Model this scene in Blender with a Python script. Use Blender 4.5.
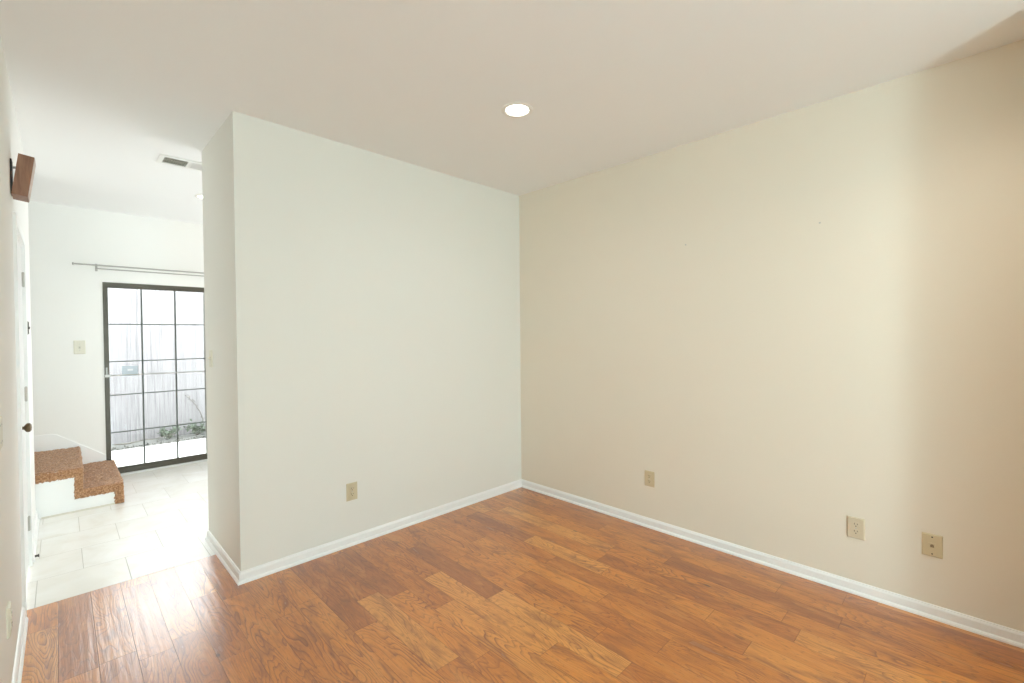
import bpy, bmesh, math, random
from mathutils import Vector, Matrix, noise as mnoise
random.seed(7)
S = bpy.context.scene
COL = S.collection
for o in list(bpy.data.objects):
    bpy.data.objects.remove(o)

# ------------------------------------------------------------------ camera
YAW, PITCH, ROLL, FPX, CAMH = 0.7810, -0.0154, -0.0086, 455.69, 1.439
def setup_camera():
    fw = Vector((math.sin(YAW)*math.cos(PITCH), math.cos(YAW)*math.cos(PITCH), math.sin(PITCH)))
    r = Vector((math.cos(YAW), -math.sin(YAW), 0)); u = r.cross(fw)
    r2 = r*math.cos(ROLL)+u*math.sin(ROLL); u2 = u*math.cos(ROLL)-r*math.sin(ROLL)
    cd = bpy.data.cameras.new('camera'); c = bpy.data.objects.new('camera', cd); COL.objects.link(c)
    cd.sensor_width = 36; cd.lens = FPX/1024*36; cd.clip_start = 0.01
    m = Matrix((r2, u2, -fw)).transposed().to_4x4(); m.translation = (0, 0, CAMH)
    c.matrix_world = m
    S.camera = c
setup_camera()

# ------------------------------------------------------------------ world, view, large lights
S.view_settings.view_transform = 'Standard'
S.view_settings.look = 'None'
S.view_settings.gamma = 1
S.view_settings.exposure = 0.03
S.view_settings.use_curve_mapping = False
W = bpy.data.worlds.new('sky'); S.world = W; W.use_nodes = True
bgn = W.node_tree.nodes['Background']
bgn.inputs['Color'].default_value = (0.93, 0.97, 1.0, 1)
bgn.inputs['Strength'].default_value = 12.5

def area(name, loc, target, sx, sy, power, col):
    l = bpy.data.lights.new(name, 'AREA'); l.shape = 'RECTANGLE'; l.size = sx; l.size_y = sy
    l.energy = power; l.color = col
    o = bpy.data.objects.new(name, l); COL.objects.link(o); o.location = loc
    o.rotation_euler = (Vector(target)-Vector(loc)).to_track_quat('-Z', 'Y').to_euler()
    return o
DAY = (0.84, 0.95, 1.0)
# added lamps inside an unseen rear window: one level, one aimed at the ceiling
area('rear_fill_light', (0.40, -3.14, 1.35), (0.40, 0, 1.35), .82, 1.7, 8.5, (1.0, .98, .95))
area('ceiling_fill_light', (0.40, -3.12, 1.00), (0.60, -1.4, 2.65), .82, 1.0, 92, (.58, .89, 1.0))
# added lamp brightening the hall from its unseen right end; no window there
area('hall_fill_light', (2.95, 5.0, 1.3), (0.6, 5.0, 1.7), 1.8, 1.9, 41, (.86, .91, 1.0))
S.cycles.max_bounces = 16; S.cycles.diffuse_bounces = 10; S.cycles.glossy_bounces = 6

# ------------------------------------------------------------------ helpers
class MB:
    def __init__(s): s.bm = bmesh.new()
    def box(s, a, b, bev=0, seg=2):
        t = bmesh.new(); bmesh.ops.create_cube(t, size=1)
        for v in t.verts:
            v.co = Vector([(a[i]+b[i])/2 + v.co[i]*abs(b[i]-a[i]) for i in range(3)])
        if bev: bmesh.ops.bevel(t, geom=list(t.edges), offset=bev, segments=seg, affect='EDGES', profile=.6)
        s.add(t); return s
    def add(s, t, mat=None):
        if mat is not None: bmesh.ops.transform(t, matrix=mat, verts=t.verts)
        me = bpy.data.meshes.new('tmp'); t.to_mesh(me); t.free(); s.bm.from_mesh(me); bpy.data.meshes.remove(me)
    def tube(s, a, b, r, n=16, r2=None):
        a = Vector(a); b = Vector(b); d = b-a; t = bmesh.new()
        bmesh.ops.create_cone(t, cap_ends=True, segments=n, radius1=r, radius2=r if r2 is None else r2, depth=d.length)
        s.add(t, Matrix.Translation((a+b)/2) @ d.to_track_quat('Z', 'Y').to_matrix().to_4x4()); return s
    def lathe(s, prof, n=32, mat=None):
        """prof = [(radius, height)...] turned about Z"""
        t = bmesh.new(); rings = []
        for r, z in prof:
            if r < 1e-6: rings.append([t.verts.new((0, 0, z))])
            else: rings.append([t.verts.new((r*math.cos(2*math.pi*k/n), r*math.sin(2*math.pi*k/n), z)) for k in range(n)])
        for A, B in zip(rings, rings[1:]):
            for k in range(n):
                k2 = (k+1) % n
                if len(A) == 1 and len(B) == 1: continue
                if len(A) == 1: t.faces.new((A[0], B[k], B[k2]))
                elif len(B) == 1: t.faces.new((A[k], A[k2], B[0]))
                else: t.faces.new((A[k], A[k2], B[k2], B[k]))
        bmesh.ops.recalc_face_normals(t, faces=t.faces)
        s.add(t, mat); return s
    def prism(s, pts, axis, a, b):
        """2-D outline extruded along axis from a to b (pts are the two other coordinates in order)"""
        t = bmesh.new()
        def mk(p, v):
            c = list(p); c.insert(axis, v); return t.verts.new(c)
        A = [mk(p, a) for p in pts]; B = [mk(p, b) for p in pts]; n = len(pts)
        t.faces.new(A); t.faces.new(B[::-1])
        for k in range(n): t.faces.new((A[k], B[k], B[(k+1) % n], A[(k+1) % n]))
        bmesh.ops.recalc_face_normals(t, faces=t.faces)
        s.add(t); return s
    def sweep(s, path, prof, side):
        """skirting: profile [(out, z)] swept along 2-D path; side=+1 puts it left of the path"""
        t = bmesh.new(); n = len(path); rings = []
        P = [Vector(p) for p in path]
        for i, p in enumerate(P):
            ds = []
            if i: ds.append((P[i]-P[i-1]).normalized())
            if i < n-1: ds.append((P[i+1]-P[i]).normalized())
            ns = [Vector((-d.y, d.x))*side for d in ds]
            m = ns[0] if len(ns) == 1 else (ns[0]+ns[1])/(1+ns[0].dot(ns[1]))
            rings.append([t.verts.new((p.x+m.x*o, p.y+m.y*o, z)) for o, z in prof])
        k = len(prof)
        for A, B in zip(rings, rings[1:]):
            for j in range(k): t.faces.new((A[j], A[(j+1) % k], B[(j+1) % k], B[j]))
        t.faces.new(rings[0]); t.faces.new(rings[-1][::-1])
        bmesh.ops.recalc_face_normals(t, faces=t.faces)
        s.add(t); return s
    def obj(s, name, mat, parent=None, smooth=False, loc=None):
        me = bpy.data.meshes.new(name); 
        if loc is not None:
            bmesh.ops.translate(s.bm, vec=-Vector(loc), verts=s.bm.verts)
        s.bm.to_mesh(me); s.bm.free()
        me.materials.append(mat)
        o = bpy.data.objects.new(name, me); COL.objects.link(o)
        if loc is not None: o.location = loc
        if parent is not None:
            o.parent = parent
            if loc is None: o.matrix_parent_inverse = Matrix.Translation(-Vector(parent.location)) if parent.type == 'EMPTY' else Matrix()
        if smooth:
            for p in me.polygons: p.use_smooth = True
            try: me.set_sharp_from_angle(angle=math.radians(40))
            except Exception: pass
        return o
def tag(o, label, cat, group=None, kind=None):
    if label: o['label'] = label
    if cat: o['category'] = cat
    if group: o['group'] = group
    if kind: o['kind'] = kind
    return o
def struct(o, label=None, cat=None):
    o['kind'] = 'structure'
    if label: o['label'] = label
    if cat: o['category'] = cat
    return o
def empty(name, loc):
    o = bpy.data.objects.new(name, None); COL.objects.link(o); o.location = loc; o.empty_display_size = .05
    return o

# ------------------------------------------------------------------ node helpers and materials
class NT:
    def __init__(s, m): s.t = m.node_tree
    def n(s, typ, **kw):
        x = s.t.nodes.new(typ)
        for k, v in kw.items():
            if k.startswith('_'): setattr(x, k[1:], v)
        return x
    def put(s, sock, v):
        if hasattr(v, 'is_output') or isinstance(v, bpy.types.NodeSocket): s.t.links.new(v, sock)
        else: sock.default_value = v
    def math(s, op, a, b=0.0, c=0.0, clamp=False):
        x = s.n('ShaderNodeMath', _operation=op, _use_clamp=clamp)
        s.put(x.inputs[0], a); s.put(x.inputs[1], b); s.put(x.inputs[2], c); return x.outputs[0]
    def comb(s, a, b, c=0.0):
        x = s.n('ShaderNodeCombineXYZ')
        for i, v in enumerate((a, b, c)): s.put(x.inputs[i], v)
        return x.outputs[0]
    def noise(s, vec, scale, detail=2, rough=.5, dist=0):
        x = s.n('ShaderNodeTexNoise'); s.put(x.inputs['Vector'], vec); x.inputs['Scale'].default_value = scale
        x.inputs['Detail'].default_value = detail; x.inputs['Roughness'].default_value = rough; x.inputs['Distortion'].default_value = dist
        return x.outputs['Fac']
    def white(s, vec):
        x = s.n('ShaderNodeTexWhiteNoise', _noise_dimensions='3D'); s.put(x.inputs['Vector'], vec)
        sp = s.n('ShaderNodeSeparateColor'); s.t.links.new(x.outputs['Color'], sp.inputs[0]); return sp.outputs
    def ramp(s, fac, stops, interp='LINEAR'):
        x = s.n('ShaderNodeValToRGB'); x.color_ramp.interpolation = interp; e = x.color_ramp.elements
        while len(e) < len(stops): e.new(.5)
        for i, (p, c) in enumerate(stops): e[i].position = p; e[i].color = (*c, 1)
        s.put(x.inputs[0], fac); return x.outputs[0]
    def mix(s, fac, a, b, blend='MIX'):
        x = s.n('ShaderNodeMix', _data_type='RGBA', _blend_type=blend)
        s.put(x.inputs[0], fac)
        for i, v in ((6, a), (7, b)):
            if isinstance(v, tuple): v = (*v, 1) if len(v) == 3 else v
            s.put(x.inputs[i], v)
        return x.outputs[2]
    def bump(s, h, strength, dist=.01):
        x = s.n('ShaderNodeBump'); x.inputs['Strength'].default_value = strength; x.inputs['Distance'].default_value = dist
        s.put(x.inputs['Height'], h); return x.outputs[0]
def new_mat(name, col=(.8, .8, .8), rough=.5, metal=0, ior=1.5):
    m = bpy.data.materials.new(name); m.use_nodes = True; b = m.node_tree.nodes['Principled BSDF']
    b.inputs['Base Color'].default_value = (*col, 1); b.inputs['Roughness'].default_value = rough
    b.inputs['Metallic'].default_value = metal; b.inputs['IOR'].default_value = ior
    return m, NT(m), b
def mottled(name, c1, c2, scale=3, rough=.6, bump=.05, bscale=120, metal=0, bdist=.004):
    m, t, b = new_mat(name, c1, rough, metal)
    g = t.n('ShaderNodeTexCoord').outputs['Object']
    f = t.noise(g, scale, 3)
    t.put(b.inputs['Base Color'], t.mix(f, c1, c2))
    if bump: t.put(b.inputs['Normal'], t.bump(t.noise(g, bscale, 2), bump, bdist))
    return m

M = {}
WALLC = (.805, .805, .750)
M['wall'] = mottled('wall_paint_cream', WALLC, (.795, .795, .738), 1.3, .62, .06, 90)
M['wall_warm_lit'] = mottled('wall_paint_warm_lit', (.815, .755, .640), (.803, .742, .625), 1.3, .62, .06, 90)  # cream paint with the warm light on the right wall put into its colour
M['wall_hall'] = mottled('wall_paint_hall', (.885, .885, .855), (.875, .875, .845), 1.3, .62, .06, 90)
M['ceiling'] = mottled('ceiling_paint', (.88, .882, .872), (.87, .872, .862), 1.1, .8, .1, 60)
M['trim'] = mottled('white_gloss_trim', (.91, .92, .91), (.89, .90, .89), 4, .33, .03, 60)
M['door'] = mottled('white_door_paint', (.84, .845, .83), (.80, .81, .79), 2, .38, .05, 40)
M['almond'] = mottled('almond_plastic', (.62, .55, .38), (.60, .53, .365), 8, .38, 0)
M['tanplate'] = mottled('tan_plastic', (.64, .54, .35), (.62, .52, .335), 8, .38, 0)
M['cream_plate'] = mottled('aged_cream_plastic', (.70, .61, .45), (.68, .59, .43), 8, .38, 0)
M['ivory'] = mottled('ivory_plastic', (.74, .72, .60), (.72, .70, .58), 8, .38, 0)
M['slot'] = mottled('dark_slot', (.06, .045, .03), (.08, .06, .04), 20, .6, 0)
M['brass'] = mottled('aged_bronze', (.19, .135, .075), (.12, .085, .05), 40, .32, .05, 60, metal=.85)
M['copper'] = mottled('reddish_bronze', (.25, .09, .05), (.16, .06, .035), 40, .35, .05, 60, metal=.6)
M['hinge'] = mottled('painted_hinge', (.60, .59, .55), (.50, .49, .45), 60, .45, .05, 90)
M['darkmetal'] = mottled('dark_metal', (.05, .045, .04), (.08, .07, .06), 40, .45, 0, metal=.3)
M['bronzeframe'] = mottled('bronze_anodised_frame', (.075, .068, .05), (.11, .10, .075), 14, .4, .03, 90, metal=.25)
M['muntin'] = mottled('dark_green_grey_bar', (.06, .07, .06), (.09, .10, .085), 14, .45, 0)
M['rod'] = mottled('grey_metal_rod', (.45, .44, .41), (.38, .37, .34), 30, .35, 0, metal=.4)
M['whitemetal'] = mottled('white_bar_metal', (.72, .73, .72), (.66, .67, .66), 30, .35, 0)
M['ventdark'] = mottled('vent_shadow_duct', (.13, .12, .09), (.16, .15, .11), 30, .7, 0)
M['ventblade'] = mottled('vent_blade', (.42, .41, .34), (.38, .37, .31), 30, .5, 0)
M['ventwhite'] = mottled('vent_white', (.84, .84, .80), (.80, .80, .77), 30, .4, 0)
M['grille'] = mottled('speaker_grille_cloth', (.70, .60, .55), (.62, .52, .48), 200, .9, .2, 400)
M['spkplate'] = mottled('black_plastic', (.02, .02, .018), (.035, .035, .03), 60, .5, .05, 90)

def wood_box():
    m, t, b = new_mat('walnut_veneer', (.2, .1, .06), .45)
    g = t.n('ShaderNodeTexCoord').outputs['Object']
    mp = t.n('ShaderNodeMapping'); t.put(mp.inputs[0], g); mp.inputs['Scale'].default_value = (60, 60, 7)
    f = t.noise(mp.outputs[0], 1, 4, .6, .4)
    t.put(b.inputs['Base Color'], t.ramp(f, [(.3, (.20, .092, .048)), (.7, (.33, .165, .092))]))
    return m
M['walnut'] = wood_box()

def wood_floor():
    m, t, b = new_mat('hand_scraped_plank_floor', (.4, .15, .05), .24)
    sp = t.n('ShaderNodeSeparateXYZ'); t.put(sp.inputs[0], t.n('ShaderNodeTexCoord').outputs['Object'])
    x, y = sp.outputs[0], sp.outputs[1]
    PW = .1275
    u = t.math('DIVIDE', t.math('SUBTRACT', x, .0965-PW*60), PW)
    col = t.math('FLOOR', u); fu = t.math('FRACT', u)
    wn = t.white(t.comb(col, 3.7, 1.1))
    L = t.math('MULTIPLY_ADD', wn[0], .55, .62)
    v = t.math('DIVIDE', t.math('ADD', y, t.math('MULTIPLY_ADD', wn[1], 9.0, 20)), L)
    row = t.math('FLOOR', v); fv = t.math('FRACT', v)
    pid = t.white(t.comb(col, row, .5))
    tone = t.ramp(pid[0], [(0, (.29, .075, .009)), (.14, (.42, .124, .012)), (.5, (.54, .176, .018)), (.85, (.63, .225, .030)), (1, (.72, .32, .075))])
    hue = t.mix(t.math('MULTIPLY', pid[2], .28), tone, (.54, .190, .020))
    # cathedral grain
    ox = t.math('MULTIPLY', pid[1], 37); oy = t.math('MULTIPLY', pid[2], 53)
    gx = t.math('MULTIPLY_ADD', x, 8.0, ox); gy = t.math('MULTIPLY_ADD', y, 1.35, oy)
    n1 = t.noise(t.comb(gx, gy, pid[0]), 1.0, 2, .42, .25)
    rings = t.math('FRACT', t.math('MULTIPLY', n1, 23))
    line = t.ramp(rings, [(0, (0, 0, 0)), (.07, (1, 1, 1)), (.20, (.5, .5, .5)), (.5, (0, 0, 0)), (1, (0, 0, 0))])
    amt = t.noise(t.comb(t.math('MULTIPLY', gx, .8), gy, 4.2), 1.0, 2)
    lf = t.math('MULTIPLY', line, t.math('MULTIPLY', t.math('SUBTRACT', amt, .25, clamp=True), 2.3), clamp=True)
    c = t.mix(t.math('MULTIPLY', lf, .9), hue, (.17, .040, .008))
    # fibres
    fib = t.noise(t.comb(t.math('MULTIPLY_ADD', x, 260, ox), t.math('MULTIPLY_ADD', y, 9, oy), 0), 1, 3, .6)
    c = t.mix(.75, c, t.mix(fib, (.18, .18, .18), (.86, .86, .86)), 'OVERLAY')
    # blotches within the board
    bl = t.noise(t.comb(t.math('MULTIPLY_ADD', x, 14, ox), t.math('MULTIPLY_ADD', y, 3.5, oy), 9), 1, 3, .6)
    c = t.mix(t.ramp(bl, [(.50, (0, 0, 0)), (.70, (.65, .65, .65))]), c, (.21, .052, .010))
    c = t.mix(t.ramp(bl, [(.24, (.6, .6, .6)), (.46, (0, 0, 0))]), c, (.66, .28, .07))
    # knots
    vo = t.n('ShaderNodeTexVoronoi'); vo.inputs['Scale'].default_value = 1.0
    t.put(vo.inputs['Vector'], t.comb(t.math('MULTIPLY', x, 5.5), t.math('MULTIPLY', y, 2.6), 0))
    kn = t.ramp(t.math('ADD', vo.outputs['Distance'], t.math('MULTIPLY', t.noise(t.comb(x, y, 0), 60, 2), .05)),
                [(0, (1, 1, 1)), (.055, (.95, .95, .95)), (.085, (0, 0, 0)), (1, (0, 0, 0))])
    c = t.mix(t.math('MULTIPLY', kn, .8), c, (.07, .025, .012))
    # seams
    eu = t.math('MULTIPLY', t.math('MINIMUM', fu, t.math('SUBTRACT', 1, fu)), PW)
    ev = t.math('MULTIPLY', t.math('MINIMUM', fv, t.math('SUBTRACT', 1, fv)), L)
    e = t.math('MINIMUM', eu, ev)
    seam = t.ramp(t.math('MULTIPLY', e, 200), [(0, (1, 1, 1)), (.16, (.85, .85, .85)), (.34, (0, 0, 0)), (1, (0, 0, 0))])
    tk = t.noise(t.comb(t.math('MULTIPLY_ADD', x, 75, ox), t.math('MULTIPLY_ADD', y, 22, oy), 5), 1, 3, .65)
    c = t.mix(t.ramp(tk, [(.58, (0, 0, 0)), (.72, (.7, .7, .7))]), c, (.19, .044, .009))
    c = t.mix(t.math('MULTIPLY', seam, .38), c, (.16, .055, .02))
    t.put(b.inputs['Base Color'], c)
    # hand scraped waves, fibres and bevelled seams
    wav = t.noise(t.comb(t.math('MULTIPLY_ADD', x, 42, ox), t.math('MULTIPLY_ADD', y, 2.6, oy), 2), 1, 2, .45)
    h = t.math('ADD', t.math('MULTIPLY', wav, 1.0), t.math('MULTIPLY', fib, .08))
    h = t.math('SUBTRACT', h, t.math('MULTIPLY', lf, .12))
    h = t.math('SUBTRACT', h, t.math('MULTIPLY', seam, .8))
    t.put(b.inputs['Normal'], t.bump(h, .9, .0045))
    t.put(b.inputs['Roughness'], t.math('MULTIPLY_ADD', bl, .12, .19))
    b.inputs['Coat Weight'].default_value = 1; b.inputs['Coat Roughness'].default_value = .31; b.inputs['Coat IOR'].default_value = 1.72; b.inputs['Specular IOR Level'].default_value = .25
    return m
M['wood'] = wood_floor()

def tile_floor():
    m, t, b = new_mat('pale_stone_tile_floor', (.8, .8, .78), .25)
    sp = t.n('ShaderNodeSeparateXYZ'); t.put(sp.inputs[0], t.n('ShaderNodeTexCoord').outputs['Object'])
    x, y = sp.outputs[0], sp.outputs[1]
    rowf = t.math('DIVIDE', t.math('SUBTRACT', y, 3.5166-.385*20), .385)
    row = t.math('FLOOR', rowf); fv = t.math('FRACT', rowf)
    par = t.math('MULTIPLY', t.math('MODULO', row, 2), .5)
    u = t.math('ADD', t.math('DIVIDE', t.math('SUBTRACT', x, .279-.4*20), .4), par)
    colm = t.math('FLOOR', u); fu = t.math('FRACT', u)
    pid = t.white(t.comb(colm, row, .2))
    g = t.comb(t.math('MULTIPLY_ADD', pid[1], 11, x), t.math('MULTIPLY_ADD', pid[2], 13, y), 0)
    n = t.noise(g, 5, 5, .6, .6)
    c = t.ramp(n, [(.3, (.80, .775, .71)), (.5, (.86, .85, .81)), (.7, (.895, .89, .865))])
    c = t.mix(t.math('MULTIPLY', pid[0], .35), c, (.80, .77, .69))
    eu = t.math('MULTIPLY', t.math('MINIMUM', fu, t.math('SUBTRACT', 1, fu)), .4)
    ev = t.math('MULTIPLY', t.math('MINIMUM', fv, t.math('SUBTRACT', 1, fv)), .385)
    e = t.math('MINIMUM', eu, ev)
    gr = t.ramp(t.math('MULTIPLY', e, 100), [(0, (1, 1, 1)), (.17, (1, 1, 1)), (.28, (0, 0, 0)), (1, (0, 0, 0))])
    t.put(b.inputs['Base Color'], t.mix(t.math('MULTIPLY', gr, .85), c, (.42, .40, .35)))
    t.put(b.inputs['Normal'], t.bump(t.math('SUBTRACT', t.math('MULTIPLY', n, .2), gr), .4, .0015))
    t.put(b.inputs['Roughness'], t.math('MULTIPLY_ADD', gr, .5, .26))
    return m
M['tile'] = tile_floor()

def carpet():
    m, t, b = new_mat('brown_shag_carpet', (.35, .18, .09), .95)
    g = t.n('ShaderNodeTexCoord').outputs['Object']
    f = t.noise(g, 85, 4, .7); f2 = t.noise(g, 6, 3)
    c = t.ramp(f, [(.32, (.16, .062, .022)), (.5, (.42, .20, .09)), (.68, (.74, .47, .28))])
    c = t.mix(t.math('MULTIPLY', f2, .35), c, (.55, .32, .17))
    t.put(b.inputs['Base Color'], c)
    t.put(b.inputs['Normal'], t.bump(f, .9, .012))
    b.inputs['Sheen Weight'].default_value = .3; b.inputs['Sheen Roughness'].default_value = .5
    return m
M['carpet'] = carpet()

def fence_mat():
    m, t, b = new_mat('weathered_grey_fence_wood', (.6, .6, .6), .8)
    sp = t.n('ShaderNodeSeparateXYZ'); t.put(sp.inputs[0], t.n('ShaderNodeTexCoord').outputs['Object'])
    x, z = sp.outputs[0], sp.outputs[2]
    pid = t.white(t.comb(t.math('FLOOR', t.math('DIVIDE', t.math('ADD', x, 3), .141)), 1.0, 0))
    f = t.noise(t.comb(t.math('MULTIPLY', x, 60), t.math('MULTIPLY_ADD', z, 1.6, t.math('MULTIPLY', pid[1], 20)), pid[2]), 1, 4, .6)
    c = t.ramp(f, [(.3, (.095, .089, .093)), (.5, (.170, .162, .168)), (.7, (.215, .207, .213))])
    c = t.mix(t.math('MULTIPLY', pid[0], .4), c, (.19, .184, .19))
    t.put(b.inputs['Base Color'], c); t.put(b.inputs['Normal'], t.bump(f, .4, .004))
    return m
M['fence'] = fence_mat()
M['concrete'] = mottled('patio_concrete', (.50, .49, .47), (.44, .43, .41), 5, .85, .3, 70)
M['soil'] = mottled('dry_soil', (.07, .07, .065), (.12, .118, .11), 22, .95, .8, 60)
M['leaf'] = mottled('leaf_green', (.065, .085, .06), (.10, .125, .085), 25, .6, 0)
M['dryleaf'] = mottled('dry_leaf', (.10, .095, .085), (.16, .155, .14), 25, .8, 0)
M['twig'] = mottled('twig_bark', (.06, .05, .04), (.10, .085, .07), 40, .85, 0)
M['step'] = mottled('grey_paver', (.45, .47, .44), (.52, .54, .50), 20, .85, .3, 90)
M['sticker'] = mottled('pale_blue_vinyl', (.52, .60, .67), (.56, .64, .70), 20, .5, 0)
M['stickerwhite'] = mottled('white_vinyl', (.85, .88, .92), (.83, .86, .90), 20, .5, 0)

def glass():
    m = bpy.data.materials.new('clear_glass'); m.use_nodes = True; t = NT(m)
    for n in list(m.node_tree.nodes): m.node_tree.nodes.remove(n)
    out = t.n('ShaderNodeOutputMaterial'); tr = t.n('ShaderNodeBsdfTransparent'); gl = t.n('ShaderNodeBsdfGlossy')
    tr.inputs[0].default_value = (.96, .98, .97, 1); gl.inputs['Roughness'].default_value = .02
    fr = t.n('ShaderNodeFresnel'); fr.inputs[0].default_value = 1.5
    mx = t.n('ShaderNodeMixShader'); t.put(mx.inputs[0], fr.outputs[0]); t.put(mx.inputs[1], tr.outputs[0]); t.put(mx.inputs[2], gl.outputs[0])
    t.put(out.inputs[0], mx.outputs[0]); return m
M['glass'] = glass()
def emit(name, col, s):
    m, t, b = new_mat(name, (.9, .9, .9), .4)
    b.inputs['Emission Color'].default_value = (*col, 1); b.inputs['Emission Strength'].default_value = s
    return m
M['bulb'] = emit('lit_lamp_face', (1, .95, .86), 9)
M['baffle'] = mottled('white_lamp_baffle', (.85, .83, .78), (.83, .81, .76), 30, .4, 0)

# ------------------------------------------------------------------ dimensions
H = 2.74
XB, YA, XS, Y2, XL, YF, YT = 3.0845, 3.0002, .7268, 3.8105, -.1609, 6.2637, 3.5166
YR = -3.2                      # rear wall behind the camera
DH = 2.015                     # door height

# ------------------------------------------------------------------ shell
struct(MB().box((XL-.12, YR, -.1), (XB+.1, YT, 0)).obj('floor', M['wood']), 'orange-brown hand-scraped wood plank floor', 'floor')
struct(MB().box((-1.6, YT, -.1), (XB+.1, YF, 0)).obj('floor_tile', M['tile']), 'pale square tile floor beyond the wood planks', 'floor')
struct(MB().box((-1.6, YR, H), (XB+.1, YF+.14, H+.12)).obj('ceiling_tmp', M['ceiling']))
bpy.data.objects['ceiling_tmp'].name = 'ceiling'
tag(bpy.data.objects['ceiling'], 'flat off-white ceiling', 'ceiling')
struct(MB().box((XS, YA, 0), (XB, Y2, H)).obj('wall_back', M['wall']), 'cream partition wall block ending at the hall', 'wall')
struct(MB().box((XB, YR-.12, -.1), (XB+.12, YF+.14, H)).obj('wall_right', M['wall_warm_lit']), 'long right wall, warm light put into its cream paint', 'wall')
# added return wall, out of view, shading the near end of the right wall
struct(MB().box((2.75, -.39, 0), (XB, -.19, H)).obj('wall_rear', M['wall_warm_lit']), 'added return wall out of view, blocking rear daylight', 'wall')
# left wall with two doorways
D1a, D1b, D2a, D2b = 1.03, 1.79, 3.47, 4.17
YE = 5.205
w = MB()
for a, b in ((YR, D1a), (D1b, D2a), (D2b, YE)): w.box((XL-.12, a, -.1), (XL, b, H))
for a, b in ((D1a, D1b), (D2a, D2b)): w.box((XL-.12, a, DH), (XL, b, H))
w.box((-1.6, YE-.12, -.1), (XL-.12, YE, H))
struct(w.obj('wall_left', M['wall_hall']), 'white left wall with two doors, ending at the stairs', 'wall')
# far wall with the patio door opening, stairwell end wall
PX0, PX1, PZ1 = .318, 2.10, 2.010
w = MB().box((-1.6, YF, -.1), (PX0, YF+.14, H)).box((PX1, YF, -.1), (XB, YF+.14, H)).box((PX0, YF, PZ1), (PX1, YF+.14, H)).box((PX0, YF, -.1), (PX1, YF+.14, 0))
struct(w.obj('wall_far', M['wall_hall']), 'white far wall around the patio door', 'wall')
struct(MB().box((-1.72, YE-.12, -.1), (-1.6, YF+.14, H)).obj('wall_stair', M['wall_hall']), 'white wall closing the stairwell', 'wall')
# rear wall, with an unseen window added for the fill lamps
RX0, RX1, RZ0, RZ1 = -.05, .85, .45, 2.2
w = MB().box((XL-.12, YR-.12, -.1), (RX0, YR, H)).box((RX1, YR-.12, -.1), (XB, YR, H)).box((RX0, YR-.12, RZ1), (RX1, YR, H)).box((RX0, YR-.12, -.1), (RX1, YR, RZ0))
struct(w.obj('wall_rear', M['wall']), 'cream wall behind the viewer, with an added window', 'wall')
w = MB()
for a, b in (((RX0, RZ0), (RX1, RZ0+.05)), ((RX0, RZ1-.05), (RX1, RZ1)), ((RX0, RZ0), (RX0+.05, RZ1)), ((RX1-.05, RZ0), (RX1, RZ1)), ((RX0, 1.3), (RX1, 1.34))):
    w.box((a[0], YR-.10, a[1]), (b[0], YR-.06, b[1]))
wn = struct(w.obj('window_1', M['trim']), 'added white framed window, unseen behind the viewer', 'window')
MB().box((RX0+.05, YR-.085, RZ0+.05), (RX1-.05, YR-.08, RZ1-.05)).obj('pane', M['glass'], wn)

# ------------------------------------------------------------------ skirting
BP = [(0, 0), (.021, 0), (.0205, .008), (.016, .015), (.011, .018), (.011, .052), (.009, .058), (.006, .0615), (.0055, .066), (0, .068)]
struct(MB().sweep([(XB, YA), (XS, YA), (XS, Y2), (XB, Y2)], BP, 1).obj('baseboard_back', M['trim']), 'white skirting around the partition wall', 'baseboard')
struct(MB().sweep([(XB, -.19), (XB, YA-.011)], BP, 1).obj('baseboard_right', M['trim']), 'white skirting along the right wall', 'baseboard')
struct(MB().sweep([(XL, D2a-.075), (XL, D1b+.075)], [(o, z*1.12) for o, z in BP], 1).obj('baseboard_left', M['trim']), 'white skirting between the two left doors', 'baseboard')
struct(MB().sweep([(XL, YE), (XL, D2b+.068)], [(o, z*1.12) for o, z in BP], 1).obj('baseboard_left', M['trim']), 'white skirting from the hall door to the stairs', 'baseboard')
struct(MB().sweep([(XB, YF), (PX1+.03, YF)], BP, 1).obj('baseboard_far', M['trim']), 'white skirting right of the patio door', 'baseboard')

# ------------------------------------------------------------------ doors in the left wall
def casing(name, a, b, lab):
    m = MB(); t = .013; wd = .062; g = .006
    for y0, y1 in ((a-wd, a-g), (b+g, b+wd)):
        m.box((XL, y0, 0), (XL+t, y1, DH+g))
    m.box((XL, a-wd, DH+g), (XL+t, b+wd, DH+wd))
    # jambs and head inside the opening
    m.box((XL-.12, a-.001, 0), (XL-.001, a+.002, DH)); m.box((XL-.12, b-.002, 0), (XL-.001, b+.001, DH)); m.box((XL-.12, a, DH-.002), (XL-.001, b, DH+.001))
    return struct(m.obj(name, M['trim']), lab, 'trim')
def knob(parent, y, z, mat, name='door_knob'):
    R = Matrix.Translation((XL-.004, y, z)) @ Matrix.Rotation(math.pi/2, 4, 'Y')
    m = MB().lathe([(0, 0), (.026, 0), (.026, .003), (.020, .007), (.0085, .010), (.0085, .020), (.014, .023), (.021, .028), (.0245, .035), (.023, .043), (.016, .048), (0, .050)], 32, R)
    o = m.obj(name, mat, parent, True); return o
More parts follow.
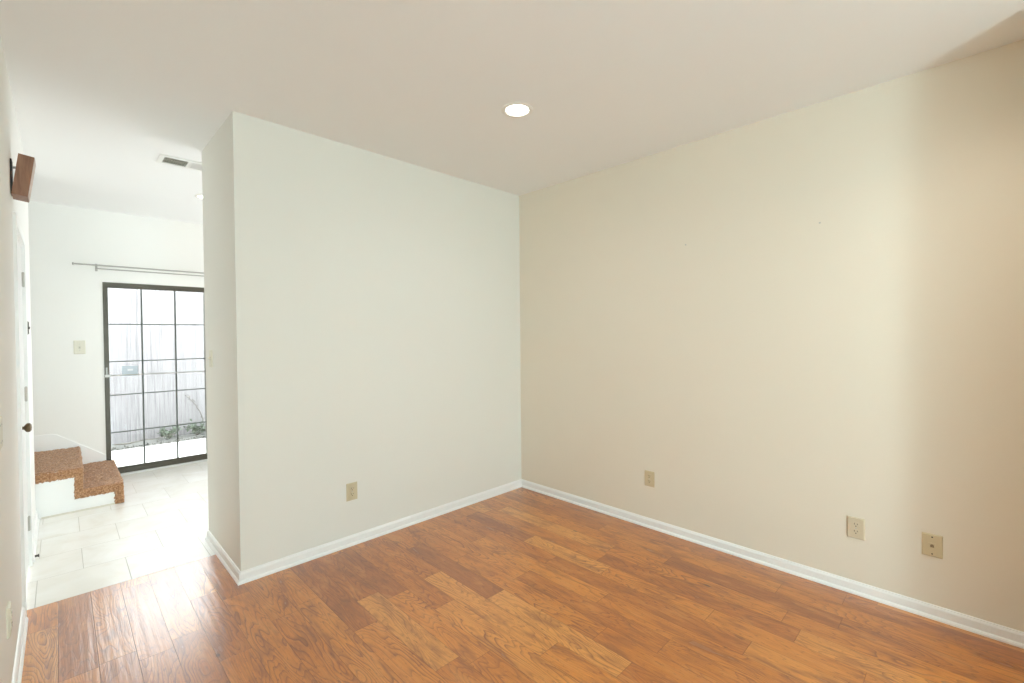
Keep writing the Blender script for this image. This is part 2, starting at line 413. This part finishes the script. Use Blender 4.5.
def door(name, a, b, latch_far, kmat, lab):
    f = XL-.003
    d = MB().box((f-.036, a+.004, .012), (f, b-.004, DH-.005), .0015).obj(name, M['door'])
    struct(d, lab, 'door')
    ky = b-.065 if latch_far else a+.068
    k = knob(d, ky, 1.035 if latch_far else .965, kmat); k['label'] = 'dark aged bronze round knob' if kmat == M['brass'] else 'reddish bronze round knob'
    hy = a+.001 if latch_far else b-.001
    for z in (.235, 1.05, 1.765):
        h = MB().tube((XL+.004, hy, z), (XL+.004, hy, z+.085), .0055, 12)
        h.tube((XL+.004, hy, z-.004), (XL+.004, hy, z), .004).tube((XL+.004, hy, z+.085), (XL+.004, hy, z+.089), .004)
        h.box((XL-.003, hy-.02, z), (XL, hy+.014, z+.085))
        h.obj('hinge', M['hinge'], d, True)
    return d
casing('trim_1', D1a, D1b, 'white casing around the nearer left door')
casing('trim_2', D2a, D2b, 'white casing around the farther left door')
door('door_1', D1a, D1b, True, M['copper'], 'nearer plain white door in the left wall')
door('door_2', D2a, D2b, False, M['brass'], 'farther plain white door in the left wall, bronze knob')

# small dark door guard on the wall past the door
c = empty('door_guard', (XL, 4.60, 1.51))
MB().box((XL, 4.585, 1.465), (XL+.004, 4.615, 1.560), .001).obj('back_plate', M['hinge'], c)
MB().tube((XL+.004, 4.60, 1.470), (XL+.004, 4.60, 1.555), .0045).obj('hinge_pin', M['darkmetal'], c, True)
MB().lathe([(0, 0), (.006, 0), (.009, .003), (.009, .007), (0, .009)], 16, Matrix.Translation((XL+.005, 4.60, 1.513)) @ Matrix.Rotation(math.pi/2, 4, 'Y')).obj('catch', M['darkmetal'], c, True)
tag(c, 'small dark metal door guard on the left wall, beyond the hall door', 'door guard')
# little rubber-tipped stop at the end of the skirting
c = MB().tube((XL+.02, 4.262, .03), (XL+.034, 4.262, .03), .007, 12).tube((XL+.034, 4.262, .03), (XL+.040, 4.262, .03), .010, 12).obj('door_stop', M['darkmetal'], None, True)
tag(c, 'tiny dark door stop on the skirting beside the farther left door', 'door stop')

# ------------------------------------------------------------------ wall plates
def frame(origin, nrm, up=(0, 0, 1)):
    """matrix: local X = right when facing the plate, local Y = up, local Z = out of the wall"""
    z = Vector(nrm); y = Vector(up); x = y.cross(z)
    m = Matrix((x, y, z)).transposed().to_4x4(); m.translation = origin; return m
class LP(MB):
    pass
def put(mb, name, mat, parent, T, smooth=False):
    bmesh.ops.transform(mb.bm, matrix=T, verts=mb.bm.verts)
    return mb.obj(name, mat, parent, smooth)
def plate_base(root, T, wd, ht, mat, th=.006):
    t = bmesh.new()
    a = [(-wd/2, -ht/2), (wd/2, -ht/2), (wd/2, ht/2), (-wd/2, ht/2)]
    k = .0045
    b = [(x-math.copysign(k, x), y-math.copysign(k, y)) for x, y in a]
    lo = [t.verts.new((x, y, 0)) for x, y in a]; mi = [t.verts.new((x, y, th*.45)) for x, y in a]; hi = [t.verts.new((x, y, th)) for x, y in b]
    for A, B in ((lo, mi), (mi, hi)):
        for j in range(4): t.faces.new((A[j], A[(j+1) % 4], B[(j+1) % 4], B[j]))
    t.faces.new(hi); t.faces.new(lo[::-1])
    m = MB(); m.add(t); return put(m, 'cover_plate', mat, root, T)
def screw(root, T, x, y, z, mat):
    m = MB().tube((x, y, z), (x, y, z+.0012), .0034, 16).obj('screw', mat, None, True)
    m.data.transform(T); m.parent = root; m.matrix_parent_inverse = Matrix.Translation(-Vector(root.location)); return m
def duplex(name, origin, nrm, wd, ht, mat, label, group='duplex wall outlets', th=.006):
    root = empty(name, origin); T = frame(origin, nrm)
    plate_base(root, T, wd, ht, mat, th)
    for s in (-1, 1):
        t = bmesh.new(); n = 28; pts = []
        for k in range(n):
            a = 2*math.pi*k/n; r = .0172
            px = r*math.cos(a); py = max(-.0142, min(.0142, r*math.sin(a))); pts.append((px, py+s*.0195))
        lo = [t.verts.new((x, y, th-.0005)) for x, y in pts]; hi = [t.verts.new((x, y, th+.0022)) for x, y in pts]
        for j in range(n): t.faces.new((lo[j], lo[(j+1) % n], hi[(j+1) % n], hi[j]))
        t.faces.new(hi); m = MB(); m.add(t); rec = put(m, 'receptacle', mat, root, T)
        z0, z1 = th+.0015, th+.0027
        m = MB().box((-.0078, s*.0195+.000, z0), (-.0054, s*.0195+.0095, z1)).box((.0054, s*.0195+.0008, z0), (.0078, s*.0195+.0085, z1))
        m.tube((0, s*.0195-.0070, z0), (0, s*.0195-.0070, z1), .0028, 12)
        bmesh.ops.transform(m.bm, matrix=T, verts=m.bm.verts)
        o = m.obj('slots', M['slot'], None); o.parent = rec; o.matrix_parent_inverse = (Matrix.Translation(Vector(origin))@Matrix.Translation(-Vector(origin))).inverted()
    screw(root, T, 0, 0, th, M['hinge'])
    tag(root, label, 'wall outlet', group); return root
def fix_parent(root):
    pass
duplex('wall_outlet', (1.408, YA, .368), (0, -1, 0), .078, .120, M['almond'], 'almond outlet low on the cream partition wall')
duplex('wall_outlet', (XB, 1.675, .362), (-1, 0, 0), .078, .114, M['tanplate'], 'tan outlet on the right wall nearest the room corner')
duplex('wall_outlet', (XB, .441, .362), (-1, 0, 0), .078, .116, M['cream_plate'], 'ivory outlet on the right wall, left of the phone jack', th=.009)
duplex('wall_outlet', (XL, 2.57, .372), (1, 0, 0), .074, .112, M['ivory'], 'ivory outlet low on the left wall above its skirting', th=.010)

def phone():
    o = (XB, .134, .366); root = empty('phone_jack', o); T = frame(o, (-1, 0, 0)); mat = M['tanplate']
    plate_base(root, T, .078, .113, mat, .007)
    put(MB().box((-.013, -.011, .007), (.013, .013, .0105), .001), 'jack_housing', mat, root, T)
    j = put(MB().box((-.007, -.008, .0095), (.007, .004, .0111)).box((-.004, .004, .0095), (.004, .007, .0111)), 'socket_hole', M['slotbrown'], root, T)
    for y in (-.042, .042): screw(root, T, 0, y, .007, M['darkmetal'])
    tag(root, 'tan phone jack plate with two dark screws, rightmost on the right wall', 'phone jack')
M['slotbrown'] = mottled('brown_socket', (.22, .16, .09), (.26, .19, .11), 20, .6, 0)
phone()

def switch(name, origin, nrm, wd, ht, mat, label):
    root = empty(name, origin); T = frame(origin, nrm)
    plate_base(root, T, wd, ht, mat, .006)
    put(MB().box((-.0055, -.012, .0055), (.0055, .012, .0068)), 'toggle_slot', M['ventblade'], root, T)
    m = MB().prism([(-.008, 0), (.006, 0), (.010, .013), (.004, .013)], 0, -.004, .004)
    T2 = T @ Matrix.Translation((0, 0, .006)); put(m, 'toggle', mat, root, T2)
    for y in (-.030, .030): screw(root, T, 0, y, .006, M['hinge'])
    tag(root, label, 'light switch', 'toggle light switches'); return root
switch('light_switch', (.136, YF, 1.349), (0, -1, 0), .086, .134, M['ivory'], 'ivory switch on the white far wall left of the patio door')
switch('light_switch', (XS, 3.64, 1.293), (-1, 0, 0), .076, .116, M['ivory'], 'ivory switch on the narrow end of the partition wall')
root = empty('blank_plate', (XL, 2.45, 1.10))
plate_base(root, frame((XL, 2.45, 1.10), (1, 0, 0)), .118, .114, M['ivory'], .005)
for dy in (-.023, .023):
    for z in (-.030, .030): screw(root, frame((XL, 2.45, 1.10), (1, 0, 0)), dy, z, .005, M['hinge'])
tag(root, 'flat ivory blank plate on the left wall, above the low outlet', 'wall plate')

for y, z, lab in ((1.394, 2.048, 'tiny nail stub high on the right wall, the one nearer the corner'), (.611, 2.059, 'tiny nail stub high on the right wall, the one farther from the corner')):
    o = MB().tube((XB, y, z), (XB-.006, y, z), .0028, 10).tube((XB-.006, y, z), (XB-.0075, y, z), .0050, 10).obj('nail', M['hinge'], None, True)
    tag(o, lab, 'nail', 'nails in the beige wall')

# ------------------------------------------------------------------ ceiling lights and vent
def downlight(loc, label, power, cone=155, col=(1, .82, .70), beam=0):
    x, y, z = loc; root = empty('recessed_light', (x, y, z))
    T = Matrix.Translation((x, y, z))
    MB().lathe([(.066, 0), (.068, -.003), (.074, -.0055), (.088, -.0045), (.092, -.001), (.092, 0)], 48, T).obj('trim_ring', M['baffle'], root, True)
    MB().lathe([(.066, -.002), (.062, -.0005), (.058, -.0004)], 48, T).obj('baffle', M['baffle'], root, True)
    MB().lathe([(0, -.0062), (.032, -.0058), (.056, -.0038), (.066, -.0008)], 48, T).obj('lens', M['bulb'], root, True)
    l = bpy.data.lights.new('lamp_glow', 'SPOT'); l.energy = power; l.color = col; l.spot_size = math.radians(cone); l.spot_blend = 1; l.shadow_soft_size = .055
    lo = bpy.data.objects.new('lamp_glow', l); COL.objects.link(lo); lo.location = (x, y, z-.02); 
    if beam:
        l2 = bpy.data.lights.new('lamp_beam', 'SPOT'); l2.energy = beam; l2.color = col; l2.spot_size = math.radians(46); l2.spot_blend = 1; l2.shadow_soft_size = .05
        o2 = bpy.data.objects.new('lamp_beam', l2); COL.objects.link(o2); o2.location = (x, y, z-.02)
    tag(root, label, 'ceiling light', 'recessed ceiling lights')
    return root
downlight((1.905, 1.862, H), 'round white recessed light in the ceiling of the main room', 15, 165, (.97, .95, 1), 30)
downlight((2.25, -.15, H), 'added ceiling light, out of view, warming the near end of the right wall', 30, 155, (1, .97, .88))  # added lamp, out of view, to warm the right wall's near end
downlight((.990, 5.02, H), 'recessed light at the edge of the partition wall, in the hall ceiling', 10, 155, (1, .98, .92))

def vent():
    x0, x1, y0, y1 = .525, .875, 4.045, 4.245
    root = empty('ceiling_vent', ((x0+x1)/2, (y0+y1)/2, H))
    m = MB(); z0 = H-.008; bw = .030
    m.box((x0, y0, z0), (x1, y0+bw, H)).box((x0, y1-bw, z0), (x1, y1, H)).box((x0, y0+bw, z0), (x0+bw, y1-bw, H)).box((x1-bw, y0+bw, z0), (x1, y1-bw, H))
    m.box((.697, y0+bw, z0), (.712, y1-bw, H))
    m.obj('frame', M['ventwhite'], root)
    MB().box((x0+bw, y0+bw, H-.0012), (.697, y1-bw, H-.0004)).obj('duct_opening', M['ventdark'], root)
    MB().box((.712, y0+bw, H-.0012), (x1-bw, y1-bw, H-.0004)).obj('duct_opening', M['ventblade'], root)
    m = MB(); n = 10
    for k in range(n):
        x = x0+bw+.006+k*(.697-x0-bw-.006)/n
        m.box((x, y0+bw, H-.0065), (x+.0035, y1-bw, H-.0012))
    m.box((x0+bw, (y0+y1)/2-.0015, H-.0068), (.697, (y0+y1)/2+.0015, H-.0012))
    m.obj('louvres', M['ventblade'], root)
    m = MB()
    for k in range(9):
        x = .716+k*.0145; m.box((x, y0+bw, H-.0065), (x+.009, y1-bw, H-.0055))
    m.obj('louvres', M['ventwhite'], root)
    tag(root, 'white rectangular two-section air vent in the hall ceiling', 'vent')
vent()

# ------------------------------------------------------------------ speaker on the left wall
def speaker():
    root = empty('wall_speaker', (XL, 3.37, 2.235))
    ang = math.radians(7.5)
    T = Matrix.Translation((-.1575, 3.30, 2.149)) @ Matrix.Rotation(ang, 4, 'Y')
    put(MB().box((0, 0, 0), (.0555, .135, .203)), 'cabinet', M['walnut'], root, T)
    put(MB().box((.0555, .004, .004), (.0575, .131, .199)), 'grille', M['grille'], root, T)
    MB().box((XL, 3.325, 2.155), (XL+.006, 3.395, 2.325), .001).obj('wall_plate', M['spkplate'], root)
    MB().tube((XL+.005, 3.36, 2.29), (-.125, 3.36, 2.295), .006, 12).obj('bracket_arm', M['hinge'], root, True)
    tag(root, 'small brown wooden speaker tilted on a bracket high on the left wall', 'speaker')
speaker()

# ------------------------------------------------------------------ stairs
def stairs():
    root = empty('carpeted_stairs', (0, YE, 0))
    X1, X2, Z1, Z2, XE = .355, .100, .165, .345, -1.59
    y0, y1 = YE+.013, YF
    MB().prism([(XE, .0), (X1, .0), (X1, Z1), (X2, Z1), (X2, Z2), (XE, Z2)], 1, y0, y1-.001).obj('stair_body', M['trim'], root)
    # quarter-round along the foot of the side panel
    MB().prism([(y0, 0), (y0-.012, 0), (y0-.009, .009), (y0, .012)], 0, XL+.030, X1).obj('shoe_moulding', M['almondtrim'], root)
    # carpet: a thick runner over treads and risers, wrapping a band over the open side
    def shell(p_out, p_in, ya, yb):
        # subdivided strip between two polylines
        m = bmesh.new(); return m
    th = .018; nose = .006
    top = [(X1, 0.004), (X1, Z1), (X2, Z1), (X2, Z2), (XE, Z2)]          # body profile
    out = [(X1+th, 0.004), (X1+th, Z1+th*.55), (X1+th*.55, Z1+th), (X2+th, Z1+th), (X2+th, Z2+th*.55), (X2+th*.55, Z2+th), (-.75, Z2+th)]
    # dense resample of the outer line
    def resample(P, step):
        R = [Vector(P[0])]
        for a, b in zip(P, P[1:]):
            a = Vector(a); b = Vector(b); n = max(1, int((b-a).length/step))
            for k in range(1, n+1): R.append(a.lerp(b, k/n))
        return R
    O = resample(out, .011)
    ys = [y0-th+.002]+[y0-th*.4] + [y0 + (y1-y0-.03)*k/70 for k in range(0, 71)]
    t = bmesh.new(); grid = []
    for i, p in enumerate(O):
        a = O[max(0, i-1)]; b = O[min(len(O)-1, i+1)]; d = (b-a).normalized(); nn = Vector((d.y, -d.x))
        if nn.dot(Vector((1, 1))) < 0: nn = -nn
        rw = []
        for j, y in enumerate(ys):
            off = -.008 if j == 0 else 0
            k = mnoise.noise(Vector((p.x*60, y*60, p.y*60)))*.008 + mnoise.noise(Vector((p.x*22, y*22, p.y*22)))*.007
            q = p + nn*(off+k)
            rw.append(t.verts.new((q.x, max(y, YE+.003) if q.x < -.145 else y, q.y)))
        grid.append(rw)
    for A, B in zip(grid, grid[1:]):
        for j in range(len(ys)-1): t.faces.new((A[j], A[j+1], B[j+1], B[j]))
    bmesh.ops.recalc_face_normals(t, faces=t.faces)
    m = MB(); m.add(t); m.obj('tread_carpet', M['carpet'], root, True)
    # side band hanging over the edge: outer line = carpet line, inner line = inset by the band width with a ragged edge
    bw = .060
    inn = [(X1-.052, 0.004), (X1-.052, Z1-bw+.004), (X2-.030, Z1-bw+.004), (X2-.042, Z1-bw+.010), (X2-.042, Z2-bw), (X2-.05, Z2-bw), (-.75, Z2-bw)]
    # matched corner lists
    A = [(X1+th*.8, .004), (X1+th*.8, Z1+th*.3), (X1+th*.3, Z1+th*.7), (X2+th*.8, Z1+th*.7), (X2+th*.8, Z2+th*.3), (X2+th*.3, Z2+th*.7), (-.1595, Z2+th*.7)]
    B = [(X1-.046, .004), (X1-.046, Z1-bw), (X1-.050, Z1-bw), (X2-.040, Z1-bw), (X2-.040, Z2-bw), (X2-.044, Z2-bw), (-.1595, Z2-bw)]
    t = bmesh.new(); rows = []
    for s in range(len(A)-1):
        n = max(2, int((Vector(A[s+1])-Vector(A[s])).length/.007))
        for k in range(n+(s == len(A)-2)):
            f = k/n; a = Vector(A[s]).lerp(Vector(A[s+1]), f); b = Vector(B[s]).lerp(Vector(B[s+1]), f)
            rg = mnoise.noise(Vector((a.x*45, a.y*45, 3)))*.010 + mnoise.noise(Vector((a.x*140, a.y*140, 8)))*.008
            b = b + (b-a).normalized()*rg
            rw = []
            for j in range(9):
                g = j/8; q = a.lerp(b, g)
                bulge = (th*(1-.35*g) if j not in (8,) else -.002)
                bulge += mnoise.noise(Vector((q.x*70, q.y*70, 1)))*.007
                rw.append(t.verts.new((q.x, y0-bulge, q.y)))
            rows.append(rw)
    for Ra, Rb in zip(rows, rows[1:]):
        for j in range(8): t.faces.new((Ra[j], Ra[j+1], Rb[j+1], Rb[j]))
    bmesh.ops.recalc_face_normals(t, faces=t.faces)
    m = MB(); m.add(t); o = m.obj('carpet_edge_band', M['carpet'], root, True)
    tag(root, 'two low carpeted steps with white side, left of the patio door', 'stairs')
M['almondtrim'] = mottled('aged_trim', (.70, .67, .58), (.66, .63, .54), 20, .5, 0)
stairs()
# sloping skirting on the far wall above the steps
struct(MB().prism([(-1.59, .33), (.315, .0), (.315, .238), (-.035, .500), (-.075, .515), (-1.59, .515)], 1, YF-.014, YF-.0005).obj('trim_3', M['trim']), 'white sloping skirt board above the steps', 'trim')

# ------------------------------------------------------------------ patio door
def patio():
    root = empty('door_3', (PX0, YF, 0)); struct(root, 'dark framed sliding glass patio door with dividing bars', 'door')
    fm = MB()
    yA0, yA1 = YF-.004, YF+.10
    fm.box((PX0-.002, yA0, 0.0), (PX0+.030, yA1, PZ1-.042))
    fm.box((PX1-.030, yA0, 0.0), (PX1+.002, yA1, PZ1-.042))
    fm.box((PX0-.002, yA0, PZ1-.042), (PX1+.002, yA1, PZ1+.002))
    fm.obj('frame', M['bronzeframe'], root)
    sl = MB().box((PX0, YF-.030, .001), (PX1, YF+.12, .020), .003).obj('sill', M['whitemetal'], root); sl['label'] = 'pale metal sill'
    MB().box((PX0+.004, YF-.004, .020), (PX1-.004, YF+.10, .034), .002).box((PX0+.004, YF-.004, .034), (PX1-.004, YF+.006, .068), .002).obj('track', M['bronzeframe'], root)
    xs = [PX0+.030, .6255, .9185, 1.205]
    zs = [.075, .452, .842, 1.192, 1.581, PZ1-.042]
    def leaf(x0, x1, bars, yy, nm):
        p = MB(); sw = .012
        p.box((x0, yy, .04), (x0+sw, yy+.03, PZ1-.03)).box((x1-sw, yy, .04), (x1, yy+.03, PZ1-.03))
        p.box((x0, yy, .034), (x1, yy+.03, .082)).box((x0, yy, PZ1-.052), (x1, yy+.03, PZ1-.035))
        e = p.obj(nm, M['bronzeframe'], root)
        g = MB()
        for x in bars: g.box((x-.0065, yy+.003, .07), (x+.0065, yy+.027, PZ1-.04))
        for z in zs[1:-1]: g.box((x0, yy+.004, z-.005), (x1, yy+.026, z+.005))
        g.obj('glazing_bars', M['muntin'], e)
        MB().box((x0+.004, yy+.013, .06), (x1-.004, yy+.017, PZ1-.045)).obj('glass', M['glass'], e)
    leaf(PX0+.026, 1.208, xs[1:3], YF+.010, 'sliding_panel')
    leaf(1.196, PX1-.026, [1.49, 1.785], YF+.052, 'fixed_panel')
    # latch on the jamb
    MB().box((PX0+.008, YF-.014, 1.055), (PX0+.022, YF-.003, 1.135), .003).obj('latch', M['rod'], root)
patio()
def secbar():
    root = empty('security_bar', (PX0+.03, YF-.02, 1.043)); y = YF-.016
    MB().tube((PX0+.045, y, 1.050), (1.185, y, 1.045), .0052, 12).obj('rod', M['rod'], root, True)
    o = MB().box((PX0+.002, YF-.026, 1.036), (PX0+.048, YF-.005, 1.062), .003).obj('pivot_bracket', M['whitemetal'], root)
    o['label'] = 'white pivot bracket'
    o = MB().box((1.180, YF-.026, 1.030), (1.204, YF-.005, 1.062), .002).obj('saddle', M['darkmetal'], root); o['label'] = 'black end saddle'
    tag(root, 'thin grey security bar across the patio door', 'security bar')
secbar()
# small pale blue sticker on the glass
c = empty('window_sticker', (.54, YF+.022, 1.10))
MB().box((.455, YF+.0200, 1.035), (.585, YF+.0225, 1.140), .001).obj('sheet', M['sticker'], c)
MB().box((.500, YF+.0185, 1.090), (.545, YF+.0200, 1.110), .0005).obj('white_mark', M['stickerwhite'], c)
tag(c, 'pale blue square sticker on the upper-left glass of the patio door', 'sticker')

# ------------------------------------------------------------------ curtain rods
def rods():
    root = empty('curtain_rod', (1.2, YF, 2.17))
    for (x0, yy, z, r) in ((.105, YF-.085, 2.170, .0075), (.262, YF-.050, 2.140, .006)):
        m = MB().tube((x0, yy, z), (2.32, yy, z), r, 14)
        if x0 < .2:
            m.lathe([(0, 0), (.012, .002), (.013, .010), (.0075, .016)], 16, Matrix.Translation((x0-.012, yy, z)) @ Matrix.Rotation(math.pi/2, 4, 'Y'))
        m.obj('rod', M['rod'], root, True)
    for x in (.272, 2.2):
        m = MB().box((x-.009, YF-.003, 2.118), (x+.009, YF, 2.192), .001).box((x-.004, YF-.088, 2.156), (x+.004, YF-.003, 2.164)).box((x-.004, YF-.092, 2.156), (x+.004, YF-.088, 2.176))
        m.box((x-.004, YF-.056, 2.126), (x+.004, YF-.003, 2.134)).box((x-.004, YF-.06, 2.126), (x+.004, YF-.056, 2.144))
        m.obj('bracket', M['rod'], root)
    tag(root, 'slim grey double curtain rod on brackets above the patio door', 'curtain rod')
rods()

# ------------------------------------------------------------------ outside
GZ = -.06
struct(MB().box((-3, YF+.14, GZ-.1), (6, 8.0, GZ)).obj('patio_slab', M['concrete']), 'pale concrete patio slab', 'patio')
struct(MB().box((-3, 8.0, GZ-.1), (6, 9.2, GZ-.015)).obj('garden_bed', M['soil']), 'strip of bare soil under the fence', 'ground')
struct(MB().box((-12, YR-12, -.3), (12, YR-.12, -.12)).obj('yard_ground', M['concrete']), 'ground behind the house', 'ground')
def fence():
    root = empty('wooden_fence', (1.5, 8.62, GZ))
    m = MB(); x = -3.0; rnd = random.Random(3)
    while x < 6:
        wd = .1408; h = 2.235+rnd.uniform(-.02, .02); c = .018
        m.prism([(x, GZ-.02), (x+wd, GZ-.02), (x+wd, h-c), (x+wd-c, h), (x+c, h), (x, h-c)], 1, 8.60+rnd.uniform(-.004, .004), 8.62)
        x += .141
    m.obj('boards', M['fence'], root)
    for z in (.25, 1.15, 2.0): MB().box((-3, 8.62, z-.045), (6, 8.66, z+.045)).obj('rail', M['fence'], root)
    for x in (-2, .3, 2.6, 4.9): MB().box((x, 8.66, GZ-.02), (x+.09, 8.75, 2.2)).obj('post', M['fence'], root)
    tag(root, 'tall weathered plank fence behind the patio', 'fence')
fence()
def leaf_mesh(mb, c, s, rnd):
    c = Vector(c); d = Vector((rnd.uniform(-1, 1), rnd.uniform(-1, 1), rnd.uniform(-.2, 1))).normalized()
    n = d.orthogonal().normalized(); w2 = d.cross(n)
    t = bmesh.new()
    pts = [(0, 0, 0), (.35, .28, .05), (.75, .22, .04), (1, 0, -.05), (.75, -.22, .04), (.35, -.28, .05)]
    V = [t.verts.new(c+(d*a+w2*b+n*e)*s) for a, b, e in pts]; mid = t.verts.new(c+(d*.55-n*.03)*s)
    for k in range(6): t.faces.new((V[k], V[(k+1) % 6], mid))
    mb.add(t)
def plant(loc, r, hgt, nl, seed, label, mat='leaf', cat='plant'):
    rnd = random.Random(seed); root = empty('shrub', loc); L = MB(); T = MB()
    for k in range(9):
        a = rnd.uniform(0, 6.28); q = Vector(loc)+Vector((math.cos(a)*r*rnd.uniform(.3, 1), math.sin(a)*r*.6, hgt*rnd.uniform(.5, 1)))
        T.tube(loc, q, .004, 6, .0015)
        for j in range(nl):
            f = rnd.uniform(.35, 1.05); leaf_mesh(L, Vector(loc).lerp(q, f)+Vector((rnd.uniform(-1, 1), rnd.uniform(-1, 1), rnd.uniform(-1, 1)))*.03, rnd.uniform(.03, .06), rnd)
    L.obj('leaves', M[mat], root); T.obj('stems', M['twig'], root)
    tag(root, label, cat, 'low plants under the fence')
plant((1.13, 8.42, GZ-.015), .17, .16, 18, 1, 'low leafy plant under the fence, seen through the middle panes')
plant((1.48, 8.42, GZ-.015), .17, .20, 20, 2, 'low leafy plant under the fence, at the right edge of the glass')
# dry litter
rnd = random.Random(9); m = MB()
for k in range(420):
    leaf_mesh(m, (rnd.uniform(0, 2.6), min(8.08+abs(rnd.gauss(0, .10)), 8.22) if k % 2 else rnd.uniform(8.02, 8.14), GZ-.010+rnd.uniform(0, .006)), rnd.uniform(.02, .045), rnd)
tag(m.obj('leaf_litter', M['dryleaf']), 'scattered dry leaves along the foot of the fence', 'leaves', None, 'stuff')
# fallen branch
rnd = random.Random(4); m = MB(); p = Vector((.50, 8.20, GZ+.045))
for k in range(9):
    q = p+Vector((.075, rnd.uniform(-.02, .03), rnd.uniform(-.006, .012))); m.tube(p, q, .009-.0007*k, 7, .008-.0007*k)
    if k % 2: m.tube(q, q+Vector((.05, rnd.uniform(-.06, .06), .03)), .003, 6, .001)
    p = q
tag(m.obj('fallen_branch', M['twig'], None, True), 'thin dry branch lying on the soil beyond the left panes', 'branch')
# bare climbing stem on the fence
rnd = random.Random(11); root = empty('climbing_vine', (1.75, 8.57, GZ)); m = MB(); L = MB()
pts = [(1.53, 8.575, GZ-.015), (1.55, 8.565, .03), (1.585, 8.56, .13), (1.55, 8.565, .26), (1.50, 8.56, .36), (1.445, 8.565, .44), (1.40, 8.56, .50), (1.355, 8.565, .55)]
for k, (a, b) in enumerate(zip(pts, pts[1:])):
    m.tube(a, b, .008-.0007*k, 7, .0073-.0007*k)
    for j in range(5): leaf_mesh(L, Vector(a).lerp(Vector(b), rnd.random())+Vector((rnd.uniform(-.03, .03), -.03, rnd.uniform(-.02, .02))), rnd.uniform(.02, .03), rnd)
m.obj('stem', M['twig'], root, True); L.obj('leaves', M['dryleaf'], root)
tag(root, 'sparse climbing stem curving up the fence behind the right panes', 'vine')
tag(MB().box((.43, 6.85, GZ), (.55, 7.45, GZ+.03), .008).obj('paver', M['step']), 'small grey paver on the patio beside the door sill', 'paver')
